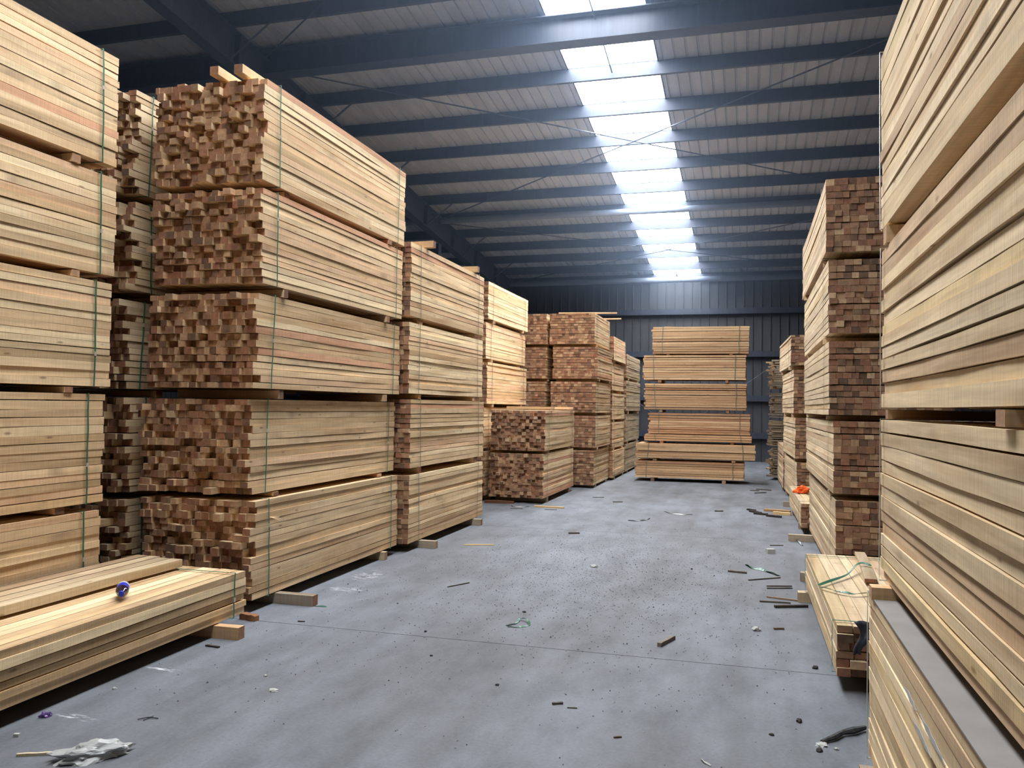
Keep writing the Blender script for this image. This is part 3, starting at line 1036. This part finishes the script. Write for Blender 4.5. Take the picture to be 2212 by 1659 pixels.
loose_strap('loose_strap', [(-1.40, 14.95, 0), (-1.25, 14.7, 0), (-1.05, 14.62, .0), (-.90, 14.7, .0)], .012, 'pale curved strap piece beyond the dark one on the far floor', STRAP_W)
loose_strap('loose_strap', [(-3.80, 6.80, 0), (-3.72, 6.78, 0), (-3.62, 6.79, 0)], .008, 'green strap end lying beside the grey bearer', STRAP_G)
loose_strap('loose_strap', [(.72, 11.9, 0), (.66, 12.35, .03), (.72, 12.5, .03), (.78, 12.4, 0)], .012, 'little dark strap curl by the tall block-ended stack', DARKPL)
loose_strap('loose_strap', [(-.22, 4.49, 0), (-.205, 4.45, .004), (-.17, 4.42, 0)], .004, 'tiny white strap shred close to the viewer', WHITE)
loose_strap('loose_strap', [(-4.15, 14.75, 0), (-4.05, 14.6, 0), (-3.9, 14.62, .0), (-3.82, 14.75, .0)], .012, 'pale curled strap before the two-bundle stack', STRAP_W)

# dark hose-like bark strip by the near stack
bs = MB().tube([(.40, 4.90, .012), (.47, 4.97, .02), (.52, 5.05, .02), (.58, 5.09, .024), (.655, 5.17, .02)], [.010, .016, .014, .020, .012], 7)
tag(obj('bark_strip', bs.mesh('bark_strip', mat_simple('dark_bark', lin(74, 74, 76), .9, .2, .35, 40, bump=.6))), 'curved dark strip of bark on the floor by the huge stack', 'bark strip')

# dark folded plastic hanging between the near stack and the knee-high bundle
pv, pf = [], []
for i in range(9):
    u = i / 8
    for j in range(4):
        q = j / 3 - .5
        pv.append((.70 + .03 * math.sin(u * 5) + .09 * q * (1 - .5 * u), 5.74 - .05 * abs(q) - .03 * u + .01 * math.sin(7 * u + 3 * q), .49 - .2 * u + .02 * math.cos(9 * q)))
for i in range(8):
    for j in range(3):
        a = 4 * i + j
        pf.append((a, a + 1, a + 5, a + 4))
o = obj('plastic_wrap', mesh('plastic_wrap', pv, pf, [DARKPL], smooth=True))
md = o.modifiers.new('thick', 'SOLIDIFY')
md.thickness = .008
tag(o, 'dark torn plastic wrap hanging at the loose-strap bundle end', 'plastic wrap')


def crumple(name, loc, size, seed, mat, label, cat, rz=0.0, sub=3, amp=.35, group=None):
    import bmesh
    bm = bmesh.new()
    bmesh.ops.create_icosphere(bm, subdivisions=sub, radius=1)
    for v in bm.verts:
        n = noise.noise(v.co * 1.7 + Vector((seed, 0, 0))) + .5 * noise.noise(v.co * 4.1 + Vector((0, seed, 0)))
        v.co *= 1 + amp * n
        v.co = Vector((v.co.x * size[0], v.co.y * size[1], max(v.co.z, -.5) * size[2]))
    zmin = min(v.co.z for v in bm.verts)
    for v in bm.verts:
        v.co.z -= zmin
    me = bpy.data.meshes.new(name)
    bm.to_mesh(me)
    bm.free()
    me.materials.append(mat)
    o = obj(name, me, None, loc, (0, 0, rz))
    tag(o, label, cat, group)
    return o


crumple('plastic_bag', (-3.21, 3.56, 0), (.17, .075, .045), 3.3, BAGM, 'crumpled white film bag on the near floor', 'plastic bag', .75, 4, .55)
crumple('candy_wrapper', (-3.87, 3.93, 0), (.03, .02, .02), 5.1, PURPLE, 'little purple wrapper by the knee-high bundle with the bottle', 'wrapper', .6, 2, .6)
crumple('paper_scrap', (-1.68, 9.46, 0), (.045, .03, .02), 1.1, WHITE, 'white paper scrap on the gravel patch', 'paper scrap', .2, 2, .6)
crumple('paper_scrap', (.08, 7.22, 0), (.035, .03, .025), 2.1, WHITE, 'round white crumple beside the short brown scrap', 'paper scrap', .2, 2, .5)
crumple('paper_scrap', (-2.88, 4.72, 0), (.035, .025, .008), 2.9, WHITE, 'flat white flake on the near floor', 'paper scrap', .1, 2, .5)
crumple('paper_scrap', (-3.08, 4.95, 0), (.012, .01, .008), 3.9, WHITE, 'tiny white crumb just past the flat white flake', 'paper scrap', .1, 2, .4)
crumple('paper_scrap', (-3.84, 4.44, 0), (.014, .01, .008), 4.9, WHITE, 'tiny white crumb near the chalky scuff mark', 'paper scrap', .1, 2, .4)
crumple('paper_scrap', (.40, 4.88, 0), (.035, .03, .008), 6.2, WHITE, 'white scrap at the tip of the bark strip', 'paper scrap', .4, 2, .5)
crumple('paper_scrap', (.47, 4.84, 0), (.012, .01, .008), 7.2, WHITE, 'white crumb just nearer than the bark strip', 'paper scrap', .4, 2, .4)
wb = tag(obj('foam_block', MB().box((-.05, -.035, 0), (.05, .035, .055)).mesh('foam_block', WHITE), None, (.29, 11.15, 0), (0, 0, .4)), 'white foam block on the floor by the tall stack', 'foam block')
tag(obj('foam_chip', MB().box((-.014, -.01, 0), (.014, .01, .016)).mesh('foam_chip', WHITE), None, (-3.79, 3.66, 0), (0, 0, .3)), 'white foam chip near the chalky scuffs', 'foam chip')
crumple('orange_rag', (.88, 14.55, .463), (.13, .1, .075), 8.2, ORANGE, 'crumpled orange rag on the low bundle', 'rag', .5, 3, .5)

for i, (xx, yy, s, lab) in enumerate([(-1.56, 5.26, .014, 'dark pebble on the near floor left of the splinter pair'), (-2.2, 5.72, .012, 'dark pebble just nearer than the floor joint'),
                                      (-2.48, 6.31, .014, 'dark pebble just beyond the floor joint'), (-1.89, 7.18, .016, 'dark pebble past the green strap loop'),
                                      (.47, 6.30, .024, 'dark stone before the open end of the loose-strap bundle'), (.30, 5.2, .022, 'dark stone on the near floor by the huge stack'),
                                      (.14, 4.94, .014, 'small pebble beside the bark strip'), (.38, 4.79, .02, 'dark lump nearest the bark strip'), (-.6, 9.71, .016, 'dark pebble at the gravel edge by the grey stick')]):
    crumple('pebble', (xx, yy, 0), (s, s * .8, s * .6), i * 1.7, STONED, lab, 'pebble', i, 2, .4, 'single pebbles on the floor')

# loose grit lying in a broad patch
gv, gf = [], []
oct_f = ((0, 2, 4), (2, 1, 4), (1, 3, 4), (3, 0, 4), (2, 0, 5), (1, 2, 5), (3, 1, 5), (0, 3, 5))
n = 0
KEEP = []
for o_ in list(COL.objects):
    if o_.parent is None and o_.type == 'MESH' and o_.location.z < .02 and o_.name.split('.')[0] not in ('floor_bearer',):
        bb = [o_.matrix_basis @ Vector(c) for c in o_.bound_box]
        x0_, x1_ = min(q.x for q in bb), max(q.x for q in bb)
        y0_, y1_ = min(q.y for q in bb), max(q.y for q in bb)
        if x1_ - x0_ < 1.2 and y1_ - y0_ < 1.2:
            KEEP.append(((x0_ + x1_) / 2, (y0_ + y1_) / 2, (.5 * math.hypot(x1_ - x0_, y1_ - y0_) + .02) ** 2))
while n < 6500:
    xx, yy = R.uniform(-4.0, .45), R.uniform(4.2, 15)
    d = ((xx + 1.5) / 1.5) ** 2 + ((yy - 9.2) / 2.4) ** 2
    pr = math.exp(-d * 1.1) + .05
    if R.random() > pr:
        continue
    if any(((xx - q[0]) ** 2 + (yy - q[1]) ** 2) < q[2] for q in KEEP):
        continue
    s = R.uniform(.002, .0065) * (1.6 if R.random() < .04 else 1)
    b = len(gv)
    a = R.uniform(0, 6.28)
    for (dx, dy, dz) in ((1, 0, 0), (-1, 0, 0), (0, 1, 0), (0, -1, 0), (0, 0, 1), (0, 0, -.4)):
        k = s * R.uniform(.6, 1.3)
        gv.append((xx + k * (dx * math.cos(a) - dy * math.sin(a)), yy + k * (dx * math.sin(a) + dy * math.cos(a)), s * .4 + dz * k * .7))
    gf += [tuple(b + i for i in q) for q in oct_f]
    n += 1
gm = mesh('gravel', gv, gf, [STONE, STONED, STONEL], [(1 if (i // 8) % 3 == 0 else (2 if (i // 8) % 7 == 1 else 0)) for i in range(len(gf))])
tag(obj('gravel', gm), 'loose grey grit scattered in a patch along the aisle', 'gravel', kind='stuff')

# bottle lying on the low bundle: lathe
def lathe(prof, n=20):
    v, f = [], []
    for (r, x) in prof:
        for j in range(n):
            a = 2 * math.pi * j / n
            v.append((x, r * math.cos(a), r * math.sin(a)))
    for i in range(len(prof) - 1):
        for j in range(n):
            a, b = i * n + j, i * n + (j + 1) % n
            f.append((a, a + n, b + n, b))
    f.append(tuple(range(n)))
    f.append(tuple(reversed(range((len(prof) - 1) * n, len(prof) * n))))
    return v, f


bt = empty('drink_bottle', (-4.10, 4.78, .464 + .042), (0, 0, math.atan2(.26, -.20)))
bt.scale = (1.25, 1.25, 1.25)
tag(bt, 'small plastic drink bottle with blue cap and label lying on planks', 'bottle')
v, f = lathe([(.011, .018), (.014, .03), (.024, .05), (.033, .075), (.033, .09), (.030, .11), (.033, .13), (.033, .17), (.031, .195), (.02, .205)])
obj('body', mesh('body', v, f, [COLA], smooth=True), bt)
v, f = lathe([(.013, 0), (.0145, .002), (.0145, .02), (.013, .022)])
obj('cap', mesh('cap', v, f, [BLUE], smooth=False), bt)
v, f = lathe([(.0332, .088), (.0338, .09), (.0336, .15), (.0332, .152)])
obj('paper_label', mesh('paper_label', v, f, [BLUE], smooth=True), bt)
v, f = lathe([(.0336, .152), (.0338, .155), (.0332, .188), (.026, .204)])
lo = obj('bottle_base', mesh('bottle_base', v, f, [WHITE], smooth=True), bt)
lo['label'] = 'pale clear bottle base'
